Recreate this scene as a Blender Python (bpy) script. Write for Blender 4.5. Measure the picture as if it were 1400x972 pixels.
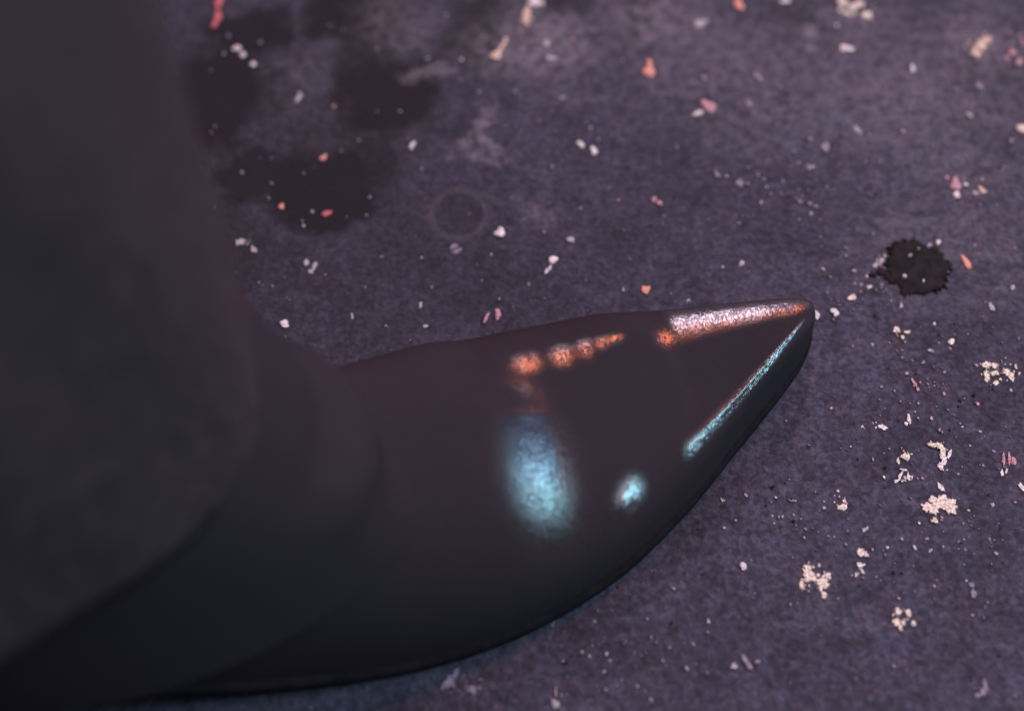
import bpy, bmesh, math, random
import numpy as np
from mathutils import Vector, Matrix

for o in list(bpy.data.objects):
    bpy.data.objects.remove(o, do_unlink=True)
scene = bpy.context.scene
COL = scene.collection
rad = math.radians

# ------------------------------------------------------------------ camera
TILT = rad(35.0)                    # from straight down
DIST = 0.447                        # to the paving in the middle of the frame
LENS, SENSOR, RW, RH = 50.0, 36.0, 1400.0, 972.0
FPX = LENS / SENSOR * RW
CAM = Vector((0, -DIST * math.sin(TILT), DIST * math.cos(TILT)))
cd = bpy.data.cameras.new('camera')
cd.lens = LENS; cd.sensor_width = SENSOR; cd.sensor_fit = 'HORIZONTAL'
cd.clip_start = 0.01; cd.clip_end = 500
cam = bpy.data.objects.new('camera', cd); COL.objects.link(cam)
cam.location = CAM; cam.rotation_euler = (TILT, 0, 0)
cd.dof.use_dof = True; cd.dof.focus_distance = 0.428; cd.dof.aperture_fstop = 4.2
cd.dof.aperture_blades = 0
scene.camera = cam

# ------------------------------------------------------------------ night sky
w = bpy.data.worlds.new('World'); scene.world = w; w.use_nodes = True
nt = w.node_tree; nt.nodes.clear()
sky = nt.nodes.new('ShaderNodeTexSky'); sky.sky_type = 'NISHITA'; sky.sun_disc = False
sky.sun_elevation = rad(-6); sky.sun_rotation = rad(40)
b1 = nt.nodes.new('ShaderNodeBackground'); b1.inputs['Strength'].default_value = 0.06
nt.links.new(sky.outputs[0], b1.inputs['Color'])
b2 = nt.nodes.new('ShaderNodeBackground')           # even city glow under low cloud
b2.inputs['Color'].default_value = (0.55, 0.48, 0.60, 1); b2.inputs['Strength'].default_value = 0.33
ad = nt.nodes.new('ShaderNodeAddShader'); wo = nt.nodes.new('ShaderNodeOutputWorld')
nt.links.new(b1.outputs[0], ad.inputs[0]); nt.links.new(b2.outputs[0], ad.inputs[1])
nt.links.new(ad.outputs[0], wo.inputs['Surface'])

# ------------------------------------------------------------------ lamps (street lights, signs, a shop window, an added key light; all out of frame)
def lamp(name, loc, power, colour, size, kind='POINT', sx=None, sy=None):
    d = bpy.data.lights.new(name, kind); d.energy = power; d.color = colour
    if kind == 'POINT':
        d.shadow_soft_size = size
    else:
        d.shape = 'ELLIPSE'; d.size = sx; d.size_y = sy
    o = bpy.data.objects.new(name, d); COL.objects.link(o); o.location = loc
    if kind == 'AREA':
        o.rotation_euler = (-Vector(loc)).to_track_quat('-Z', 'Y').to_euler()
    return o

def glint(nx, ny, dist, p=(0.03, -0.02, 0.03)):
    """where a light stands that glints off leather facing (nx, ny)"""
    v = (CAM - Vector(p)).normalized(); n = Vector((nx, ny, math.sqrt(1 - nx * nx - ny * ny)))
    return (2 * v.dot(n) * n - v) * dist
def at(az, el, dist):
    a, e = rad(az), rad(el)
    return Vector((math.sin(a) * math.cos(e), math.cos(a) * math.cos(e), math.sin(e))) * dist
lamp('sodium_street_light', glint(0.18, -0.05, 6.0), 420, (1.0, 0.19, 0.02), 0.17)
lamp('far_sodium_street_light', glint(0.36, 0.01, 6.0), 200, (1.0, 0.19, 0.02), 0.17)
lamp('shop_window_light', glint(-0.01, 0.12, 5.0), 130, (1.0, 0.74, 0.93), 0, 'AREA', 0.5, 1.6)
lamp('blue_sign_light', glint(0.54, -0.27, 5.0), 34, (0.36, 0.80, 0.95), 0, 'AREA', 0.9, 0.8)
lamp('blue_sign_glow', glint(0.52, -0.18, 5.2), 32, (0.06, 0.25, 0.85), 0, 'AREA', 2.6, 1.2)
lamp('blue_shop_light', glint(0.46, -0.40, 5.0), 105, (0.34, 0.78, 0.95), 0, 'AREA', 0.6, 0.6)
lamp('violet_sign_light', glint(0.26, -0.11, 5.0), 8, (0.5, 0.5, 1.0), 0.30)
lamp('added_key_light', at(105, 58, 1.0), 14.5, (0.96, 0.88, 1.0), 0.25)  # added key close by, brightens ground, trouser leg and boot flank

scene.view_settings.view_transform = 'Standard'; scene.view_settings.look = 'None'
scene.view_settings.exposure = 0; scene.view_settings.gamma = 1
scene.view_settings.use_curve_mapping = False
scene.cycles.use_denoising = True

# ------------------------------------------------------------------ helpers
def G(px, py, z=0.0):
    """a place on the paving (metres) from its place in a 1400 x 972 survey view"""
    d = (Vector((1, 0, 0)) * ((px - RW / 2) / FPX)
         + Vector((0, math.cos(TILT), math.sin(TILT))) * ((RH / 2 - py) / FPX)
         + Vector((0, math.sin(TILT), -math.cos(TILT))))
    return CAM + d * ((z - CAM.z) / d.z)

def link(name, me, mat, parent=None):
    o = bpy.data.objects.new(name, me); COL.objects.link(o)
    if mat: me.materials.append(mat)
    if parent: o.parent = parent
    return o
def tag(o, label=None, cat=None, group=None, kind=None):
    for k, v in (('label', label), ('category', cat), ('group', group), ('kind', kind)):
        if v: o[k] = v
    return o
def mesh(name, verts, faces, smooth=True):
    me = bpy.data.meshes.new(name); me.from_pydata([tuple(v) for v in verts], [], faces)
    me.update()
    if smooth: me.polygons.foreach_set('use_smooth', [True] * len(me.polygons))
    return me

class NT:
    def __init__(s, name):
        s.m = bpy.data.materials.new(name); s.m.use_nodes = True
        s.t = s.m.node_tree; s.t.nodes.clear()
        s.out = s.n('ShaderNodeOutputMaterial'); s.p = s.n('ShaderNodeBsdfPrincipled')
        s.l(s.p.outputs[0], s.out.inputs['Surface'])
    def n(s, t, **kw):
        x = s.t.nodes.new(t)
        for k, v in kw.items(): setattr(x, k, v)
        return x
    def l(s, a, b): s.t.links.new(a, b)
    def put(s, sock, v):
        if isinstance(v, bpy.types.NodeSocket): s.l(v, sock)
        else: sock.default_value = v
    def coord(s): return s.n('ShaderNodeTexCoord').outputs['Object']
    def noise(s, vec, scale, detail=3, rough=0.55, dist=0.0):
        x = s.n('ShaderNodeTexNoise'); s.l(vec, x.inputs['Vector'])
        x.inputs['Scale'].default_value = scale; x.inputs['Detail'].default_value = detail
        x.inputs['Roughness'].default_value = rough; x.inputs['Distortion'].default_value = dist
        return x.outputs['Fac']
    def mul(s, vec, v):
        x = s.n('ShaderNodeVectorMath', operation='MULTIPLY'); s.l(vec, x.inputs[0]); x.inputs[1].default_value = v
        return x.outputs[0]
    def math(s, op, a, b=0.0, c=0.0):
        x = s.n('ShaderNodeMath', operation=op)
        s.put(x.inputs[0], a); s.put(x.inputs[1], b); s.put(x.inputs[2], c)
        return x.outputs[0]
    def ramp(s, fac, lo, hi, a=0.0, b=1.0):
        x = s.n('ShaderNodeMapRange', interpolation_type='SMOOTHSTEP'); s.l(fac, x.inputs['Value'])
        x.inputs['From Min'].default_value = lo; x.inputs['From Max'].default_value = hi
        x.inputs['To Min'].default_value = a; x.inputs['To Max'].default_value = b
        return x.outputs[0]
    def mix(s, fac, a, b, blend='MIX'):
        x = s.n('ShaderNodeMix', data_type='RGBA', blend_type=blend)
        s.put(x.inputs[0], fac)
        for i, v in ((6, a), (7, b)):
            s.put(x.inputs[i], tuple(v) + (1,) if isinstance(v, tuple) and len(v) == 3 else v)
        return x.outputs[2]
    def bump(s, h, strength, dist, normal=None):
        x = s.n('ShaderNodeBump'); s.l(h, x.inputs['Height'])
        x.inputs['Strength'].default_value = strength; x.inputs['Distance'].default_value = dist
        if normal: s.l(normal, x.inputs['Normal'])
        return x.outputs[0]
    def set(s, **kw):
        for k, v in kw.items(): s.put(s.p.inputs[k.replace('_', ' ')], v if not (isinstance(v, tuple) and len(v) == 3) else v + (1,))

# ------------------------------------------------------------------ materials
def leather_mat():
    m = NT('black_leather'); c = m.coord()
    grain = m.noise(c, 2600, 2, 0.6)
    streak = m.noise(m.mul(c, (1.0, 0.35, 0.6)), 1500, 3, 0.6)
    patch = m.noise(c, 160, 3)
    h = m.math('ADD', m.math('MULTIPLY', grain, 0.6), streak)
    h = m.math('ADD', h, m.math('MULTIPLY', m.noise(c, 420, 3, 0.6), 1.1))
    m.set(Base_Color=(0.0265, 0.0215, 0.0265), IOR=2.5, Normal=m.bump(h, 0.6, 0.00022))
    at_ = m.n('ShaderNodeAttribute', attribute_name='glint_gloss')
    wear = m.noise(m.mul(c, (1.0, 0.6, 0.8)), 300, 4, 0.65)
    pol = m.math('MULTIPLY', at_.outputs['Fac'], m.ramp(wear, 0.30, 0.55, 0.78, 1.0))
    speck = m.ramp(m.noise(m.mul(c, (1.0, 0.45, 0.7)), 2100, 2, 0.7), 0.36, 0.62, 0.22, 1.25)
    m.set(Specular_IOR_Level=m.math('MULTIPLY_ADD', m.math('MULTIPLY', m.math('POWER', pol, 2.2), speck), 0.5, 0.006))
    m.set(Roughness=m.math('MULTIPLY_ADD', m.ramp(pol, 0.0, 0.3), -0.48, m.ramp(patch, 0.3, 0.7, 0.62, 0.70)))
    return m.m
def simple_mat(name, col, rough, bump_scale=None, bump_d=0.0005, ior=1.3, var=0.25, vs=300):
    m = NT(name); c = m.coord()
    f = m.ramp(m.noise(c, vs, 4), 0.3, 0.7, 1 - var, 1 + var)
    vm = m.n('ShaderNodeVectorMath', operation='SCALE'); vm.inputs[0].default_value = col; m.l(f, vm.inputs['Scale'])
    m.set(Base_Color=vm.outputs[0], Roughness=rough, IOR=ior)
    if bump_scale: m.set(Normal=m.bump(m.noise(c, bump_scale, 4), 0.6, bump_d))
    return m.m
LEATHER = leather_mat()
SOLE = simple_mat('black_rubber', (0.013, 0.011, 0.013), 0.9, 900, 0.0004, ior=1.12)
CLOTH = simple_mat('dark_wool', (0.049, 0.034, 0.040), 0.95, 1400, 0.0006, ior=1.1)

def ground_mat():
    m = NT('stained_paving'); c = m.coord()
    big = m.noise(c, 16, 4, 0.6); mid = m.noise(c, 75, 5, 0.65); fine = m.noise(c, 600, 5, 0.7)
    tint = m.noise(c, 120, 3, 0.6, 0.4); tint2 = m.noise(c, 45, 4, 0.6, 0.5)
    col = m.mix(m.ramp(tint, 0.35, 0.65), (0.050, 0.045, 0.066), (0.044, 0.045, 0.067))
    col = m.mix(m.ramp(tint2, 0.55, 0.8, 0, 0.4), col, (0.060, 0.047, 0.064))
    v = m.math('MULTIPLY', m.ramp(big, 0.25, 0.75, 0.82, 1.2), m.ramp(mid, 0.25, 0.75, 0.82, 1.2))
    v = m.math('MULTIPLY', v, m.ramp(fine, 0.25, 0.75, 0.66, 1.34))
    vo = m.n('ShaderNodeTexVoronoi'); m.l(c, vo.inputs['Vector']); vo.inputs['Scale'].default_value = 620
    sp = m.n('ShaderNodeSeparateColor'); m.l(vo.outputs['Color'], sp.inputs[0])
    v = m.math('MULTIPLY', v, m.ramp(sp.outputs[0], 0.0, 1.0, 0.78, 1.24))
    clump = m.noise(c, 210, 4, 0.7)
    v = m.math('MULTIPLY', v, m.ramp(clump, 0.3, 0.7, 0.82, 1.18))
    vm = m.n('ShaderNodeVectorMath', operation='SCALE'); m.l(col, vm.inputs[0]); m.l(v, vm.inputs['Scale'])
    col = vm.outputs[0]
    # pale worn smears; broad upper right ones put brighter light into the colour
    wx = m.n('ShaderNodeVectorMath', operation='ADD'); m.l(c, wx.inputs[0])
    nz = m.n('ShaderNodeTexNoise'); m.l(c, nz.inputs['Vector']); nz.inputs['Scale'].default_value = 70
    nz.inputs['Detail'].default_value = 5; nz.inputs['Roughness'].default_value = 0.65
    sb = m.n('ShaderNodeVectorMath', operation='SUBTRACT'); m.l(nz.outputs['Color'], sb.inputs[0]); sb.inputs[1].default_value = (0.5, 0.5, 0.5)
    sc = m.n('ShaderNodeVectorMath', operation='SCALE'); m.l(sb.outputs[0], sc.inputs[0]); sc.inputs['Scale'].default_value = 0.034
    m.l(sc.outputs[0], wx.inputs[1]); cw = wx.outputs[0]
    def blob(px, py, rx, ry, soft, amp, vec=cw):
        p = G(px, py); k = (G(px + 10, py) - p).length / 10; ky = (G(px, py + 10) - p).length / 10
        s1 = m.n('ShaderNodeVectorMath', operation='SUBTRACT'); m.l(vec, s1.inputs[0]); s1.inputs[1].default_value = p
        d = m.n('ShaderNodeVectorMath', operation='LENGTH'); m.l(m.mul(s1.outputs[0], (1 / (rx * k), 1 / (ry * ky), 0)), d.inputs[0])
        return m.ramp(d.outputs['Value'], 1 - soft, 1 + soft, amp, 0.0), d.outputs['Value']
    def union(lst):
        r = lst[0]
        for x in lst[1:]: r = m.math('MAXIMUM', r, x)
        return r
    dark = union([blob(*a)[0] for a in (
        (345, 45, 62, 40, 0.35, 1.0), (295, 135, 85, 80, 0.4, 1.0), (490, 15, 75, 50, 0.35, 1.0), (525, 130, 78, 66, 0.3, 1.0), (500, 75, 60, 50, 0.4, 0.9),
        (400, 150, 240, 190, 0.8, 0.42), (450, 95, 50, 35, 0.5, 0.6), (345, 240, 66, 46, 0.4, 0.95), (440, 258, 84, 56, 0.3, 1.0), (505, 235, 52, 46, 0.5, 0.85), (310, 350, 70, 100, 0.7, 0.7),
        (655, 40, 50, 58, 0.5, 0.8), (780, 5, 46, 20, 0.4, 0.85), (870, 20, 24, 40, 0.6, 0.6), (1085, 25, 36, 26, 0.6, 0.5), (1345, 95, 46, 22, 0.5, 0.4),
        (470, 380, 290, 140, 0.9, 0.48), (885, 300, 110, 80, 0.9, 0.25), (505, 420, 16, 12, 0.5, 0.3), (1205, 400, 16, 9, 0.4, 0.5))])  # first blob here darkens ground beside leg and boot: shade put into the colour
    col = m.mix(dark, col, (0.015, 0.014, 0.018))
    ring, d = blob(627, 292, 33, 28, 0.12, 0.45, m.n('ShaderNodeTexCoord').outputs['Object'])
    col = m.mix(ring, col, (0.030, 0.025, 0.037))
    edge = m.math('MULTIPLY', m.ramp(d, 0.95, 1.12), m.ramp(d, 1.1, 1.5, 1.0, 0.0))
    col = m.mix(m.math('MULTIPLY', edge, 0.45), col, (0.085, 0.072, 0.095))
    pale = union([blob(*a)[0] for a in (
        (735, 60, 80, 46, 0.8, 0.6), (1340, 60, 60, 50, 0.9, 0.4), (1170, 25, 60, 30, 0.9, 0.4), (1060, 140, 90, 40, 0.9, 0.3), (1320, 230, 80, 50, 0.9, 0.25), (665, 170, 16, 32, 0.5, 0.6), (735, 290, 28, 24, 0.6, 0.35), (650, 205, 40, 14, 0.6, 0.4),
        (905, 30, 80, 35, 0.8, 0.5), (1000, 90, 140, 60, 0.9, 0.3), (1230, 120, 160, 80, 0.9, 0.35), (1300, 330, 120, 70, 0.9, 0.2), (1110, 52, 14, 11, 0.5, 0.7), (1300, 150, 110, 30, 0.8, 0.3), (1250, 60, 130, 30, 0.9, 0.25),
        (590, 105, 40, 10, 0.6, 0.4), (545, 30, 55, 40, 0.8, 0.3), (425, 110, 40, 45, 0.8, 0.15),
        (800, 130, 60, 14, 0.8, 0.2), (1020, 180, 90, 40, 0.9, 0.2))])
    col = m.mix(m.math('MULTIPLY', m.math('MULTIPLY', pale, 1.5), m.math('MULTIPLY', m.ramp(fine, 0.3, 0.7, 0.5, 1.0), m.ramp(clump, 0.35, 0.65, 0.25, 1.5))), col, (0.165, 0.148, 0.18))
    pits = m.noise(c, 420, 2, 0.5)
    pit = m.ramp(pits, 0.70, 0.78, 0.0, 0.8)
    col = m.mix(pit, col, (0.018, 0.015, 0.020))
    h = m.math('ADD', m.math('MULTIPLY', mid, 0.8), m.math('MULTIPLY', fine, 0.7))
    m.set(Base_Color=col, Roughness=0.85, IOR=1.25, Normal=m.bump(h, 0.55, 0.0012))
    return m.m

# ------------------------------------------------------------------ the paving
def build_ground():
    xs = np.concatenate([[-6, -2, -0.8], np.linspace(-0.3, 0.3, 121), [0.8, 2, 6]])
    ys = np.concatenate([[-6, -2, -0.8], np.linspace(-0.25, 0.35, 121), [0.8, 2, 6]])
    rng = np.random.default_rng(4)
    ph = rng.uniform(0, 6.28, (14, 2)); fr = rng.uniform(30, 260, (14, 2)) * rng.choice([-1, 1], (14, 2))
    V = []
    for y in ys:
        for x in xs:
            z = sum(math.sin(fr[i, 0] * x + ph[i, 0]) * math.sin(fr[i, 1] * y + ph[i, 1]) for i in range(14)) * 0.00007
            V.append((x, y, z - 0.0003))
    n = len(xs)
    F = [(j * n + i, j * n + i + 1, (j + 1) * n + i + 1, (j + 1) * n + i) for j in range(len(ys) - 1) for i in range(n - 1)]
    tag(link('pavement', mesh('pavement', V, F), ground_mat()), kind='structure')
build_ground()

# ------------------------------------------------------------------ the boot
ST_M = [(1104, 461), (1101, 450), (1086, 444), (1028, 447), (940, 456), (840, 470), (740, 490), (620, 525), (500, 580), (400, 632), (290, 660), (150, 680), (20, 712), (-110, 770), (-165, 870)]
ST_L = [(1104, 462), (1104, 483), (1090, 516), (1052, 567), (1000, 630), (932, 712), (838, 800), (710, 874), (570, 922), (430, 952), (280, 976), (110, 986), (-20, 980), (-125, 950), (-167, 890)]
H_ST = [5, 8.5, 11.5, 15, 19, 25, 32, 41, 51, 63, 84, 95, 90, 80, 50]
B_ST = [3, 2.6, 2.0, 1.3, .5, .2, .2, .2, 1, 5, 12, 17, 20, 20, 20]
NL_ST = [4, 5, 6.5, 7, 6.5, 4.8, 3.6, 2.9, 2.6, 2.4, 2.2, 2.2, 2.2, 2.2, 2.2]
NM_ST = [3, 3, 3.2, 3.2, 3.2, 3.1, 3.0, 2.8, 2.5, 2.3, 2.4, 2.2, 2.2, 2.2, 2.2]
SL_ST = [0.0, -0.02, -0.03, 0.02, 0.14, 0.26, 0.33, 0.34, 0.28, 0.2, .1, 0, 0, 0, 0]
SOLE_T = 0.005
def cr(keys, u):
    """Catmull-Rom through evenly indexed keys"""
    k = np.asarray(keys, float)
    if k.ndim == 1: k = k[:, None]
    n = len(k); f = np.clip(u, 0, 1) * (n - 1); i = np.minimum(f.astype(int), n - 2); t = (f - i)[:, None]
    g = lambda j: k[np.clip(j, 0, n - 1)]
    p0, p1, p2, p3 = g(i - 1), g(i), g(i + 1), g(i + 2)
    r = 0.5 * ((2 * p1) + (-p0 + p2) * t + (2 * p0 - 5 * p1 + 4 * p2 - p3) * t * t + (-p0 + 3 * p1 - 3 * p2 + p3) * t ** 3)
    return r
NU, NV = 360, 260
UU = np.linspace(0, 1, NU)
MW = cr([tuple(G(*p))[:2] for p in ST_M], UU); LW = cr([tuple(G(*p))[:2] for p in ST_L], UU)
def crown(u):
    k = np.array([(0, 2.5), (.35, 4.4), (1, 8), (1.6, 12), (2.2, 15.2), (3, 17.4), (4, 18.4), (4.6, 19.3), (6.35, 29.8), (6.85, 38.8), (8, 49), (9, 57.5), (10, 69), (11, 86), (12, 90), (13, 80), (14, 50)])
    f = np.linspace(-1, 15, 1601); h = np.interp(f, k[:, 0], k[:, 1])
    g = np.exp(-np.linspace(-3, 3, 61) ** 2 / 2); g /= g.sum()
    h = np.convolve(np.pad(h, 30, 'edge'), g, 'valid')
    return np.interp(u * 14, f, h)
HH = crown(UU) / 1000; BB = cr(B_ST, UU)[:, 0] / 1000
NLv = cr(NL_ST, UU)[:, 0]; NMv = cr(NM_ST, UU)[:, 0]; SLv = cr(SL_ST, UU)[:, 0]

# creases across the vamp: (station, bend towards lateral, strength mm, width in stations, reach of w from..to)
CREASES = [(6.33, 0.16, -0.20, 0.04, -0.95, 0.45), (6.2, 0.2, -0.08, 0.06, -0.95, 0.0), (6.66, 0.1, -0.06, 0.04, -0.3, 0.6), (5.86, 0.1, -0.02, 0.06, -0.95, -0.1), (5.12, 0.15, -0.07, 0.10, -0.95, -0.1), (6.58, 0.2, -0.14, 0.09, -0.95, -0.15), (7.2, 0.3, -0.25, 0.15, -0.9, 0.1)]
# small raised spots: (station, w, height mm, radius in stations, radius in w)
SPOTS = [(4.65, 0.72, 1.2, 0.55, 0.30), (5.8, 0.76, 0.6, 0.14, 0.08)]
def upper_surface():
    V = np.zeros((NU, NV, 3)); W = np.zeros((NU, NV))
    th = np.linspace(0, math.pi, NV)
    for i in range(NU):
        c = (MW[i] + LW[i]) / 2; hv = (LW[i] - MW[i]) / 2; hw = np.linalg.norm(hv)
        inset = min(0.0018, hw * 0.6); hv = hv * max(0.0, (hw - inset) / max(hw, 1e-6))
        cs, sn = -np.cos(th), np.sin(th)
        nn = np.where(cs < 0, NMv[i], NLv[i])
        r = (np.abs(cs) ** nn + np.abs(sn) ** nn) ** (-1 / nn)
        wv = cs * r
        st = UU[i] * 14; sm = lambda x: np.clip(x, 0, 1) ** 2 * (3 - 2 * np.clip(x, 0, 1))
        Hw = crown((st - 0.55 * sm(-wv / 0.5) * sm((st - 5.2) / 1.0) * sm((8.8 - st) / 2.0)) / 14) / 1000   # the bend of the foot runs slantwise over the vamp
        hn = sn * r
        hv_ = hn * (1 - SLv[i] * wv) * Hw
        lean = 0.05 * sm((st - 0.6) / 0.8) * sm((6.2 - st) / 1.8) + 0.04       # the wall of the toe leans in on the outer side
        wv = np.where(wv > 0, wv * (1 - lean * hn), wv)
        hv_ = hv_ + 0.0017 * np.exp(-((wv + 0.50) / 0.2) ** 2) * sm((st - 4.5) / 0.7) * sm((7.3 - st) / 0.7)   # soft ridge along the inner side
        V[i, :, 0] = c[0] + hv[0] * wv; V[i, :, 1] = c[1] + hv[1] * wv
        V[i, :, 2] = BB[i] + SOLE_T + hv_
        W[i] = wv
    return V, W
def normals(V):
    du = np.gradient(V, axis=0); dv = np.gradient(V, axis=1)
    n = np.cross(dv, du); l = np.linalg.norm(n, axis=2, keepdims=True)
    n = n / np.maximum(l, 1e-9)
    return n * np.sign(np.sum(n[:, :, 2], axis=1).mean() or 1)
def crease(V, W):
    N = normals(V); S = (UU * (len(ST_M) - 1))[:, None] + 0 * W
    D = np.zeros_like(W)
    for s0, bend, amp, wid, w0, w1 in CREASES:
        sc = s0 + bend * (W + 0.2) ** 2
        win = 1 / (1 + np.exp(-(W - w0) / 0.06)) / (1 + np.exp((W - w1) / 0.06))
        x = (S - sc) / wid
        D += amp / 1000 * np.exp(-x * x) * win
    # rolled edge round the outer side of the toe
    wc = np.interp(S, [1.6, 2.58, 3.2, 3.84, 4.75, 5.2], [0.05, 0.50, 0.65, 0.72, 0.72, 0.70])
    hw = (np.linalg.norm(LW - MW, axis=1) / 2)[:, None]
    sg = np.interp(S, [1.6, 3.8, 4.9], [0.0009, 0.0011, 0.0020])
    sf = lambda x: np.clip(x, 0, 1) ** 2 * (3 - 2 * np.clip(x, 0, 1))
    D += 0.00045 * np.exp(-((W - wc) * hw / sg) ** 2) * sf((S - 2.0) / 0.6) * sf((5.0 - S) / 0.5)
    for s0, w0, amp, rs, rw in SPOTS:
        D += amp / 1000 * np.exp(-((S - s0) / rs) ** 2 - ((W - w0) / rw) ** 2)
    return V + N * D[:, :, None]

def glint_gloss_map(me, W):
    """glints shaped into the leather by gloss spots: polish (1), dull elsewhere (0)"""
    S = (UU * (len(ST_M) - 1))[:, None] + 0 * W
    sf = lambda x: np.clip(x, 0, 1) ** 2 * (3 - 2 * np.clip(x, 0, 1))
    box = lambda x, a, b, e: sf((x - a) / e + 0.5) * sf((b - x) / e + 0.5)
    g = lambda a, b, ra, rb: np.exp(-((S - a) / ra) ** 2 - ((W - b) / rb) ** 2)
    wc = np.interp(S, [1.6, 2.58, 3.2, 3.84, 4.75, 5.2], [0.05, 0.50, 0.65, 0.72, 0.72, 0.70])
    P = box(S, 1.5, 4.52, 0.15) * sf((np.interp(S, [2.4, 3.0, 4.0, 4.5], [-0.05, -0.20, -0.32, -0.34]) - W) / 0.34 + 0.5)
    P = np.maximum(P, box(S, 2.15, 4.9, 0.25) * np.exp(-((W - wc - 0.05) / 0.09) ** 2))
    bend = S - 0.28 * (W + 0.2) ** 2
    for a, b, ra, rb in ((6.40, -0.43, 0.15, 0.085), (6.02, -0.43, 0.14, 0.085), (5.74, -0.43, 0.12, 0.08), (5.52, -0.44, 0.12, 0.055), (5.34, -0.45, 0.12, 0.045), (4.66, -0.40, 0.14, 0.12)):
        P = np.maximum(P, 1.15 * g(a, b, ra, rb))
    P = np.maximum(P, g(6.56, 0.36, 0.30, 0.36)); P = np.maximum(P, 0.55 * g(6.52, -0.05, 0.20, 0.36)); P = np.maximum(P, 0.6 * g(6.55, 0.35, 0.36, 0.42))
    P = np.maximum(P, 1.2 * g(5.70, 0.76, 0.17, 0.12))
    P = np.maximum(P, 0.1 * box(S, 4.48, 4.74, 0.12) * box(W, -0.3, 0.6, 0.2))
    P = np.clip(P, 0.0, 1)
    at_ = me.attributes.new('glint_gloss', 'FLOAT', 'POINT'); at_.data.foreach_set('value', P.reshape(-1))
boot = bpy.data.objects.new('boot', None); COL.objects.link(boot)
tag(boot, 'black leather boot with a long pointed toe, glinting orange and blue, on the pavement', 'boot')
def grid_faces(nu, nv, closed=False):
    F = []
    for i in range(nu - 1):
        for j in range(nv - (0 if closed else 1)):
            k = (j + 1) % nv
            F.append((i * nv + j, i * nv + k, (i + 1) * nv + k, (i + 1) * nv + j))
    return F
def build_boot():
    V, W = upper_surface(); V = crease(V, W)
    me = mesh('upper', V.reshape(-1, 3), grid_faces(NU, NV))
    glint_gloss_map(me, W)
    link('upper', me, LEATHER, boot)
    # sole: outline swept with a rounded edge
    ring = []
    idx = list(range(0, NU, 2))
    out = [np.append(MW[i], BB[i]) for i in idx] + [np.append(LW[i], BB[i]) for i in reversed(idx)]
    out = np.array(out); n = len(out)
    cen = np.roll(out, -1, 0) - np.roll(out, 1, 0)
    nrm = np.stack([cen[:, 1], -cen[:, 0]], 1); nrm /= np.maximum(np.linalg.norm(nrm, axis=1, keepdims=True), 1e-9)
    if np.sum(nrm * (out[:, :2] - out[:, :2].mean(0))) < 0: nrm = -nrm
    V = []; prof = [(-0.004, 0.0), (-0.0012, 0.0), (0.0, 0.0008), (0.0002, 0.0036), (-0.0004, 0.0047), (-0.0014, 0.0050), (-0.006, 0.0050)]
    for d, z in prof:
        p = out.copy(); p[:, :2] += nrm * d; p[:, 2] += z; V += list(p)
    F = []
    for a in range(len(prof) - 1):
        for j in range(n):
            k = (j + 1) % n; F.append((a * n + j, a * n + k, (a + 1) * n + k, (a + 1) * n + j))
    F.append(tuple(range(n))[::-1])
    link('sole', mesh('sole', V, F), SOLE, boot)
    # heel block
    ids = [i for i in range(NU) if UU[i] * 14 > 11.2][::3]
    out = [MW[i] for i in ids] + [LW[i] for i in reversed(ids)]; zt = [BB[i] for i in ids] + [BB[i] for i in reversed(ids)]
    out = np.array(out); c = out.mean(0); n = len(out); V = []
    for sc_, f in ((0.90, 0.0), (0.92, 0.15), (0.95, 1.0)):
        for p, z in zip(out, zt): q = c + (p - c) * sc_; V.append((q[0], q[1], z * f + 0.0004))
    F = [(a * n + j, a * n + (j + 1) % n, (a + 1) * n + (j + 1) % n, (a + 1) * n + j) for a in range(2) for j in range(n)]
    F += [tuple(range(n))[::-1], tuple(range(2 * n, 3 * n))]
    link('heel', mesh('heel', V, F, False), SOLE, boot)
build_boot()

# leg axis above the heel
LEG = np.array([-0.128, -0.090])
def tube(rows, nv=120):
    V = []
    for (z, cx, cy, rx, ry, rot, fold) in rows:
        for j in range(nv):
            a = 2 * math.pi * j / nv; r = 1 + fold(a, z)
            x, y = rx * r * math.cos(a), ry * r * math.sin(a)
            V.append((cx + x * math.cos(rot) - y * math.sin(rot), cy + x * math.sin(rot) + y * math.cos(rot), z))
    return V, grid_faces(len(rows), nv, True)
def build_shaft():
    rows = []
    for i in range(40):
        f = i / 39; z = 0.045 + 0.075 * f
        wr = 0.075 * math.exp(-((z - 0.069) / 0.007) ** 2) - 0.03 * math.exp(-((z - 0.084) / 0.005) ** 2)
        rows.append((z, LEG[0] + 0.016 - 0.016 * f, LEG[1] + 0.002, 0.088 - 0.020 * f, 0.046 + 0.004 * f, rad(10), lambda a, z, wr=wr: wr * max(0.0, math.cos(a - 0.9)) + 0.008 * math.sin(5 * a + z * 60)))
    V, F = tube(rows)
    me = mesh('shaft', V, F); a_ = me.attributes.new('glint_gloss', 'FLOAT', 'POINT'); a_.data.foreach_set('value', [0.15 + 0.8 * math.exp(-((6.2832 * (k % 120) / 120 - 0.85) / 0.4) ** 2 - ((V[k][2] - 0.069) / 0.010) ** 2) for k in range(len(V))])  # gloss raised on the ankle fold to shape a glint there
    link('shaft', me, LEATHER, boot)
build_shaft()

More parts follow.
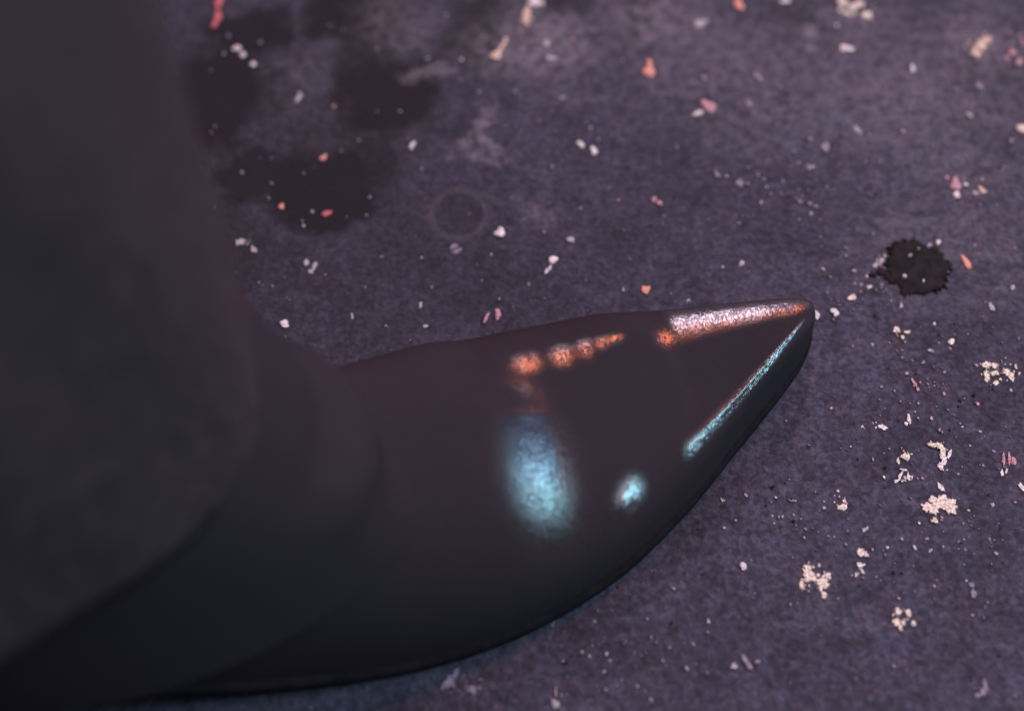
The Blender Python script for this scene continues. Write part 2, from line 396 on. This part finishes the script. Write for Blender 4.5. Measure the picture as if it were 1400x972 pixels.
def build_trousers():
    rows = []
    def fold(a, z):
        return 0.022 * math.sin(3 * a + 1.1 + z * 5) + 0.014 * math.sin(7 * a - z * 14) + 0.008 * math.sin(11 * a + z * 40)
    for i in range(70):
        f = i / 69; z = 0.098 + 0.40 * f
        rows.append((z, LEG[0] - 0.006 - 0.022 * f, LEG[1] + 0.002, 0.078 + 0.012 * f, 0.064 + 0.018 * f, rad(10), fold))
    V, F = tube(rows)
    inner = [(r[0], r[1], r[2], r[3] - 0.0035, r[4] - 0.0035, r[5], r[6]) for r in rows]
    V2, F2 = tube(inner); n = len(V)
    V += V2; F += [tuple(n + k for k in f[::-1]) for f in F2]
    nv = 120
    for j in range(nv): F.append((j, n + j, n + (j + 1) % nv, (j + 1) % nv))
    o = link('trouser_leg', mesh('trouser_leg', V, F), CLOTH)
    tag(o, 'dark trouser leg, black and out of focus, rising from the boot at left', 'trousers')
build_trousers()

# ------------------------------------------------------------------ loose bits and worn paint on the paving
def plain(name, col, var=0.15):
    return simple_mat(name, col, 0.8, 2500, 0.0002, ior=1.3, var=var, vs=1500)
MATS = dict(cream=plain('cream_paint', (0.66, 0.59, 0.49), 0.5), white=plain('white_paint', (0.66, 0.63, 0.61), 0.45),
            lilac=plain('faded_paint', (0.22, 0.19, 0.25), 0.4), grey=plain('pale_grey_grit', (0.38, 0.35, 0.38), 0.4),
            pink=plain('pink_stone', (0.44, 0.25, 0.28), 0.35), salmon=plain('salmon_stone', (0.66, 0.30, 0.23), 0.3),
            red=plain('red_stone', (0.50, 0.13, 0.15)), tan=plain('tan_stone', (0.62, 0.47, 0.37), 0.35),
            tar=simple_mat('tar', (0.012, 0.0105, 0.012), 0.7, 700, 0.0006, ior=1.2, var=0.5))
def island(bm, px, py, rx, ry, rot, rng, jag=0.35, th=0.00012, n=None):
    """a thin chip with a ragged outline, bevelled at its top edge"""
    p = G(px, py); kx = (G(px + 1, py) - p).length; ky = (G(px, py + 1) - p).length
    n = n or max(6, min(26, int((rx + ry) * 1.5)))
    lo, hi, top = [], [], []
    a0 = rng.uniform(0, 6.28); zj = rng.uniform(0.7, 1.4)
    c, s_ = math.cos(rad(rot)), math.sin(rad(rot))
    for i in range(n):
        a = a0 + 6.2832 * (i + rng.uniform(-.3, .3)) / n; r = 1 + rng.uniform(-jag, jag)
        x, y = rx * r * math.cos(a), ry * r * math.sin(a)
        X, Y = (x * c - y * s_) * kx, -(x * s_ + y * c) * ky
        for lst, f, z in ((lo, 1.0, -0.0006), (hi, 1.0, th * 0.6), (top, 0.8, th)):
            lst.append(bm.verts.new((p.x + X * f, p.y + Y * f, z * zj)))
    for A, B in ((lo, hi), (hi, top)):
        for i in range(n):
            k = (i + 1) % n
            try: bm.faces.new((A[i], A[k], B[k], B[i]))
            except ValueError: pass
    bm.faces.new(top)
def finish(name, bm, mats):
    bmesh.ops.recalc_face_normals(bm, faces=bm.faces)
    me = bpy.data.meshes.new(name); bm.to_mesh(me); bm.free()
    o = bpy.data.objects.new(name, me); COL.objects.link(o)
    for m_ in mats: me.materials.append(m_)
    return o
def fleck(label, mat, isl, bits=(), jag=0.5, seed=1, name='paint_fleck', cat='paint', group='worn paint flecks on the pavement'):
    rng = random.Random(seed); bm = bmesh.new()
    for a in isl: island(bm, *a, rng, jag)
    for (n, cx, cy, rx, ry, r0, r1) in bits:
        for _ in range(n):
            a, q = rng.uniform(0, 6.28), rng.random() ** 0.5
            r = rng.uniform(r0, r1)
            island(bm, cx + rx * q * math.cos(a), cy + ry * q * math.sin(a), r * rng.uniform(.5, 1.9), r * rng.uniform(.5, 1.1), rng.uniform(0, 180), rng, 0.55, 0.0001)
    return tag(finish(name, bm, [MATS[mat]]), label, cat, group)

fleck('large solid cream paint patch at the lower right', 'cream', [(1284, 688, 13, 9, -20), (1296, 690, 9, 11, -40), (1276, 697, 9, 6, 60), (1266, 691, 4, 7, 30), (1301, 687, 7, 4, -30), (1278, 711, 4, 4, 0), (1290, 684, 9, 5, -15)], [(9, 1281, 694, 20, 15, 1.2, 2.6)], 0.45, 2)
fleck('two-lobed cream paint patch at the lower right', 'cream', [(1103, 784, 5, 9, 5), (1110, 790, 8, 6, 20), (1125, 796, 7, 9, 20), (1096, 799, 4, 7, 0), (1127, 812, 4, 4, 0), (1131, 787, 4, 5, 30), (1104, 776, 3, 5, 0)], [(22, 1112, 790, 26, 20, 1.0, 2.3)], 0.5, 3)
fleck('round cluster of small cream dots near the bottom right', 'cream', [(1228, 836, 4.5, 4.5, 0), (1242, 838, 4.5, 5, 0), (1226, 850, 5, 4, 0), (1235, 851, 3.5, 5, 20), (1231, 858, 2.6, 4.5, 0), (1249, 852, 3, 3.4, 0)], [(8, 1236, 846, 17, 14, 0.9, 1.8)], 0.4, 4)
fleck('lacy cream paint patch at the right edge', 'cream', [(1350, 499, 6, 4.5, -40), (1361, 510, 5, 4, 20), (1349, 514, 3, 7, 10), (1377, 509, 7, 4, 20), (1360, 500, 4.5, 3, 0), (1383, 516, 3, 4.5, 0), (1361, 524, 4, 2.5, -20), (1389, 502, 2.5, 4, 0)], [(20, 1366, 510, 25, 16, 0.8, 2.0)], 0.5, 5)
fleck('cream paint arc at the right, above the slanted sliver', 'cream', [(1275, 608, 7, 3, 10), (1284, 609, 5, 4, 30), (1289, 616, 4, 6.5, -15), (1288, 623, 4, 4, 0)], [(6, 1279, 606, 14, 5, 0.8, 1.6)], 0.35, 6)
fleck('slanted white paint sliver at the right, below an arc', 'white', [(1286, 637, 4.5, 5, 20), (1291, 630, 3, 7, 30), (1298, 621, 2, 7, 30)], [(3, 1292, 643, 3, 3, 0.8, 1.5)], 0.25, 7)
fleck('small round cream paint spot left of the paint arc', 'cream', [(1238, 624, 5.5, 5, 0), (1228, 630, 2, 4, 10)], [(6, 1236, 622, 12, 7, 0.8, 1.6)], 0.35, 8)
fleck('broken loop of pale paint left of the solid patch', 'white', [(1231, 650, 2, 6, 30), (1242, 652, 1.6, 7, -5), (1235, 642, 4, 1.6, 10), (1225, 658, 3, 2, -20)], [(14, 1235, 650, 12, 11, 0.8, 1.7)], 0.4, 9)
fleck('cream oblong paint fleck among faint dots, right of the boot', 'cream', [(1152, 693, 7, 4, -20)], [(10, 1147, 682, 9, 12, 0.8, 2.0)], 0.25, 10)
fleck('cream paint fleck above a small broken one', 'cream', [(1178, 755, 6, 5, 20), (1184, 758, 4, 3, 20)], [(4, 1176, 754, 9, 6, .8, 1.5)], 0.35, 11)
fleck('small broken white fleck beside the two-lobed patch', 'white', [(1175, 772, 4, 3, 0), (1179, 781, 2.4, 3.5, -20), (1170, 786, 1.6, 3, 0)], [(5, 1175, 776, 7, 9, .8, 1.6)], 0.4, 12)
fleck('pale pink paint streaks at the right edge', 'pink', [(1372, 628, 1.8, 9, 12), (1380, 626, 1.8, 9, 10), (1386, 630, 3, 5, 0)], [(6, 1378, 630, 8, 12, 0.8, 1.5)], 0.3, 13)
fleck('tiny white loop below the pale pink streaks', 'white', [(1370, 646, 2, 5, 10), (1376, 644, 1.6, 4.5, 30)], [], 0.3, 14)
fleck('curved faded paint mark in the bottom right corner', 'lilac', [(1347, 936, 3, 8, -8), (1344, 946, 4, 6, 40), (1337, 950, 4, 3, -20)], [(5, 1332, 934, 4, 8, 0.8, 1.8)], 0.3, 15)
fleck('pair of faded dots above the curved mark', 'lilac', [(1328, 799, 3.4, 4, 20), (1331, 811, 4, 6, 10)], [], 0.3, 16)
fleck('faded paint smear under the ball of the boot', 'lilac', [(612, 932, 9, 5, -35), (622, 922, 3, 9, 20), (645, 942, 7, 5, 20)], [(26, 634, 938, 32, 16, 0.8, 2.2)], 0.5, 17)
fleck('faded slanted streak at the bottom, right of centre', 'lilac', [(1022, 906, 3.5, 12, -30)], [(4, 1018, 900, 6, 8, .8, 1.6)], 0.3, 18)
fleck('pale smudged paint beside the dark tar spot', 'grey', [(1212, 352, 5, 4, -20), (1198, 363, 5, 2.6, -30), (1218, 354, 2, 6, 20), (1205, 356, 3, 3, 0)], [(14, 1208, 357, 14, 11, 0.8, 1.9)], 0.45, 19)
fleck('blurred salmon and white paint patch at the upper right', 'tan', [(1341, 62, 6, 7, 20), (1335, 74, 6, 4, 0), (1347, 55, 5, 4, 0)], [(16, 1338, 60, 20, 20, 1.0, 3.0)], 0.45, 20)
fleck('blurred white cluster along the top edge, right of centre', 'cream', [(1151, 3, 7, 5, 0), (1167, 10, 7, 4, -20), (1186, 21, 6, 5, -20), (1176, 6, 5, 4, 0), (1157, 18, 5, 3, 0)], [(8, 1172, 12, 28, 10, 1, 2.4)], 0.4, 21)
fleck('blurred pink and white bits at the top right edge', 'pink', [(1394, 85, 5, 4, 0), (1384, 72, 4, 3, 0), (1377, 80, 3, 3, 0)], [(8, 1388, 62, 12, 22, 1, 2.6)], 0.4, 22)
fleck('blurred upright cream smear at the top edge, centre', 'tan', [(720, 20, 5, 13, 10)], [(3, 722, 30, 8, 10, 1, 2)], 0.3, 23)
fleck('blurred white spot on the top edge, centre', 'white', [(731, 3, 8, 5, 0)], [(4, 738, 8, 12, 6, 1, 2.4)], 0.3, 24)
fleck('three bits of cream paint right of the toe', 'cream', [(1226, 451, 4.5, 4, -30), (1241, 454, 5, 2, 0), (1234, 461, 2.5, 3, 0)], [(4, 1230, 454, 12, 6, .7, 1.4)], 0.35, 25)
fleck('thin pink fleck in a sparse line right of the toe', 'pink', [(1250, 523, 2, 6, -20), (1255, 532, 2.2, 3, 20)], [(10, 1275, 527, 26, 7, .8, 1.8)], 0.3, 26)
fleck('white fleck with pink edge right of the boot', 'white', [(1207, 584, 6, 3.5, 15)], [(7, 1190, 582, 16, 6, .8, 2)], 0.3, 27)
fleck('small upright broken white fleck right of the boot', 'white', [(1242, 572, 2, 5, 10), (1239, 579, 2.4, 3, 0), (1244, 575, 1.6, 4, 10)], [], 0.35, 28)
fleck('broken white ring of bits above the boot at left', 'grey', [(419, 359, 4, 4, 0), (430, 364, 2.6, 6, 15), (425, 371, 3, 3, 0)], [], 0.3, 29)
fleck('faded hatched fleck below the round ring stain', 'lilac', [(620, 337, 5, 3, -30), (625, 343, 6, 2.5, -30)], [(4, 622, 340, 8, 6, .8, 1.6)], 0.3, 30)
fleck('blurred grey fleck by the trouser leg', 'grey', [(328, 331, 7, 4, -10), (347, 342, 4, 3.4, 0)], [(3, 340, 335, 14, 6, .8, 1.8)], 0.3, 31)

def stone(label, mat, px, py, rx, ry, rot, seed, hgt=0.55, tail=(), name='stone_chip', cat='stone', group='loose stone chips on the pavement'):
    rng = random.Random(seed * 7 + 1); bm = bmesh.new()
    bmesh.ops.create_icosphere(bm, subdivisions=2, radius=1.0)
    p = G(px, py); kx = (G(px + 1, py) - p).length; ky = (G(px, py + 1) - p).length
    dirs = [(Vector((rng.gauss(0, 1), rng.gauss(0, 1), rng.gauss(0, 1))).normalized(), rng.uniform(0.50, 0.9)) for _ in range(12)]
    f1, f2 = rng.uniform(0, 6.28), rng.uniform(0, 6.28)
    c, s_ = math.cos(rad(rot)), math.sin(rad(rot)); hz = min(rx, ry) * kx * hgt * 0.4
    for v in bm.verts:
        q = v.co.copy()
        for d, lim in dirs:                          # chip flat facets off
            e = q.dot(d)
            if e > lim: q -= d * (e - lim)
        an = math.atan2(q.y, q.x); rr = 1.1 + 0.22 * math.sin(2 * an + f1) + 0.16 * math.sin(3 * an + f2) + 0.08 * math.sin(5 * an + f1 * 2)
        x, y = q.x * rx * rr, q.y * ry * rr
        v.co = (p.x + (x * c - y * s_) * kx, p.y - (x * s_ + y * c) * ky, q.z * hz + hz * 0.55)
    for a in tail: island(bm, *a, rng, 0.25, 0.0002)
    return tag(finish(name, bm, [MATS[mat]]), label, cat, group)
stone('salmon drop-shaped stone chip near the top, centre', 'salmon', 887, 99, 8, 9, 0, 1, 0.7, [(888, 87, 3, 6, 0)])
stone('pale tan oval chip with a thin tail near the top', 'tan', 680, 76, 7, 8.5, 10, 2, 0.7, [(687, 63, 2.4, 6, 30), (691, 55, 3, 4, 0)])
stone('dull pink chip with a white sliver at its left', 'pink', 969, 146, 8, 9, -20, 3, 0.5)
stone('white sliver of stone touching a dull pink chip', 'white', 954, 155, 7, 3, -10, 4)
stone('bright white oval chip near the top, right of centre', 'white', 1157, 67, 9, 5.5, 5, 5)
stone('cream white chip between the ring stain and the boot', 'white', 684, 318, 9, 6, 25, 6)
stone('bright white chip beside the trouser leg', 'white', 389, 443, 7.5, 5, 5, 7)
stone('round white chip with a tail above the boot', 'white', 757, 355, 6, 5.5, 0, 8, 0.6, [(752, 366, 1.6, 4, 30), (747, 371, 2, 4, 30)])
stone('orange-red upright chip just above the boot', 'salmon', 883, 397, 4.5, 9, 12, 9, 0.7)
stone('pink chip touching the far edge of the boot', 'pink', 681, 430, 5, 8.5, -12, 10, 0.6, [(665, 434, 1.8, 8, 28)])
stone('dark pink chip with a white foot at right', 'pink', 1306, 252, 8, 9, 10, 11, 0.5)
stone('small white chip under the dark pink chip', 'white', 1308, 266, 5, 4, 0, 12, 0.5, [(1321, 252, 2.4, 2.4, 0)])
stone('cream chip right of the dark pink chip', 'tan', 1343, 260, 6, 4, 20, 13, 0.5, [(1333, 264, 4, 2, 0)])
stone('salmon chip right of the dark tar spot', 'salmon', 1321, 359, 5, 8, -10, 14, 0.5, [(1317, 352, 2, 5, -30)])
stone('cream white chip right of the toe tip', 'white', 1141, 427, 6, 5.5, 0, 15)
stone('cream curved chip between the toe tip and tar spot', 'cream', 1165, 407, 6.5, 4, -30, 16)
stone('small white chip nearest the toe tip', 'white', 1116, 430, 4.5, 5.5, 0, 17)
stone('white angular chip at the lower edge, right of the boot', 'white', 1017, 774, 6, 5, -20, 18, 0.5)
stone('white drop-shaped chip at the bottom edge', 'grey', 759, 962, 4.5, 6.5, 0, 19, 0.6, [(760, 945, 0.9, 8, 0)])
stone('blurred red chip at the top left by the trousers', 'red', 298, 22, 6, 9, 15, 20, 0.6, [(294, 33, 4, 5, 40), (299, 3, 5, 9, 0)])
stone('blurred white chip on the dark stains at top left', 'white', 323, 67, 6, 4.5, 10, 21, 0.6, [(332, 75, 4, 3, 30), (346, 88, 3.4, 3, 0)])
stone('blurred pale upright chip between dark stains', 'grey', 409, 133, 4.5, 8, 10, 22)
stone('small pinkish chip left of the dark stain', 'salmon', 385, 283, 4.5, 4, -20, 23)
stone('dark red chip in the middle of a dark stain', 'red', 446, 292, 6.5, 4, 0, 24)
stone('small pinkish chip on the edge of dark stains', 'salmon', 443, 215, 5, 4, -40, 25)
stone('mauve chip pair above the toe of the boot', 'pink', 894, 273, 4, 3.5, 20, 26, 0.6, [(902, 278, 4.5, 3, 20)])
stone('white chip on the right edge of the frame', 'cream', 1399, 176, 7, 7, 0, 27)
stone('pale salmon chip at the top edge, right of centre', 'salmon', 1010, 6, 7, 7, 0, 28)
stone('small white chip at the top edge, right', 'white', 1074, 2, 6, 4, 0, 29)
stone('cream chip low among sparse dots at right', 'cream', 1301, 467, 4.5, 4, -20, 30)
stone('round grey white chip right of the tailed chip', 'grey', 781, 328, 5, 4.5, 0, 31)
stone('left of the two small white chips at upper centre', 'white', 794, 197, 5, 4, 30, 32)
stone('right of the two small white chips at upper centre', 'white', 812, 206, 6, 4.5, -10, 33)

# the tar spot
def tar_spot():
    rng = random.Random(5); bm = bmesh.new(); p = G(1251, 366); n = 260
    kx = (G(1252, 366) - p).length; ky = (G(1251, 367) - p).length
    rings = [[], [], [], []]
    for i in range(n):
        a = 6.2832 * i / n
        base = 1 + 0.05 * math.sin(2 * a + 1) + 0.04 * math.sin(5 * a) + 0.03 * math.sin(9 * a + 2)
        if math.cos(a - 3.3) > 0.72: base *= 0.86
        sp = base + (rng.random() ** 4) * 0.20 - 0.02
        for k, (f, z) in enumerate(((sp, -0.0004), (sp * 0.985, 0.00025), (base * 0.86, 0.0005), (base * 0.45, 0.0007))):
            rings[k].append(bm.verts.new((p.x + 43 * kx * f * math.cos(a), p.y + 37 * ky * f * math.sin(a), z)))
    for A, B in zip(rings, rings[1:]):
        for i in range(n): bm.faces.new((A[i], A[(i + 1) % n], B[(i + 1) % n], B[i]))
    bm.faces.new(rings[-1])
    for (x, y, rx, ry) in ((1206, 372, 8, 6), (1219, 381, 9, 6), (1193, 376, 6, 3), (1226, 340, 7, 5)): island(bm, x, y, rx, ry, 0, rng, 0.4, 0.0004)
    tag(finish('tar_spot', bm, [MATS['tar']]), 'round black tar spot with a spiky edge, right of the toe', 'tar')
tar_spot()

# grit nobody could count
def grit():
    rng = random.Random(77); bm = bmesh.new(); names = ['grey', 'lilac', 'white', 'pink', 'tar']
    clusters = [(1280, 640, 120, 90), (1250, 560, 130, 60), (1200, 780, 120, 60), (1300, 480, 90, 60), (1330, 260, 60, 60), (1180, 390, 60, 40), (870, 900, 120, 60), (1080, 700, 70, 60), (1330, 730, 60, 50), (1080, 260, 110, 80)]
    def put(x, y, r):
        k = rng.choices(range(5), (4, 9, 0.7, 2, 0.0 if abs(x - 1284) < 40 and abs(y - 692) < 40 else 3))[0]
        f0 = len(bm.faces)
        island(bm, x, y, r * rng.uniform(.8, 1.5), r, rng.uniform(0, 180), rng, 0.35, 0.0001, n=6)
        bm.faces.ensure_lookup_table()
        for f in bm.faces[f0:]: f.material_index = k
    for _ in range(760): put(rng.uniform(200, 1750), rng.uniform(-220, 1150), rng.choice((0.8, 0.9, 1.1, 1.3, 1.8)))
    for c in clusters:
        for _ in range(34): put(rng.gauss(c[0], c[2] / 2), rng.gauss(c[1], c[3] / 2), rng.choice((0.8, 1.0, 1.2, 1.5, 2.0)))
    for (x, y, r) in ((1270, 337, 2.6), (1283, 331, 2.4), (1243, 352, 1.8), (1235, 381, 2.2), (1255, 343, 1.4), (1262, 386, 1.3), (1177, 389, 2.4), (1189, 392, 2.6), (1232, 418, 2.6), (1193, 472, 2.4), (575, 417, 2.6), (481, 432, 2.6), (582, 446, 2.2), (563, 200, 4), (941, 411, 2.2), (987, 683, 3.2), (948, 880, 1.6), (969, 849, 2.4), (829, 893, 2.4), (1003, 910, 3.5), (1036, 904, 2.6), (1396, 665, 4), (1357, 690, 2.6), (1362, 756, 2.6), (1286, 666, 4.5), (1320, 751, 1.8), (1250, 748, 2), (1272, 752, 2.4), (1182, 724, 3), (1209, 653, 2), (1278, 443, 2.4), (1356, 420, 3.4), (1384, 393, 4), (963, 107, 4), (1037, 106, 4), (1024, 142, 4), (1248, 95, 4), (1340, 118, 5), (1326, 158, 4), (1172, 178, 4), (1128, 200, 4.5), (1108, 228, 3.4), (980, 238, 4), (1012, 250, 5), (1094, 276, 3), (1126, 358 + 10, 2), (1014, 360, 3.4), (748, 60, 5), (752, 80, 5), (768, 134, 4), (960, 32, 6)):
        f0 = len(bm.faces); island(bm, x, y, r * rng.uniform(1.0, 1.7), r * rng.uniform(0.6, 1.0), rng.uniform(0, 180), rng, 0.5, 0.0011 if math.hypot(x - 1251, (y - 366) * 1.15) < 46 else 0.00012, n=8)
        bm.faces.ensure_lookup_table()
        for f in bm.faces[f0:]: f.material_index = rng.choices((0, 1, 2), (4, 5, 1.2) if y < 300 else (5, 1, 5))[0]
    tag(finish('grit', bm, [MATS[k] for k in names]), 'fine pale and dark grit scattered over the pavement', 'grit', kind='stuff')
grit()
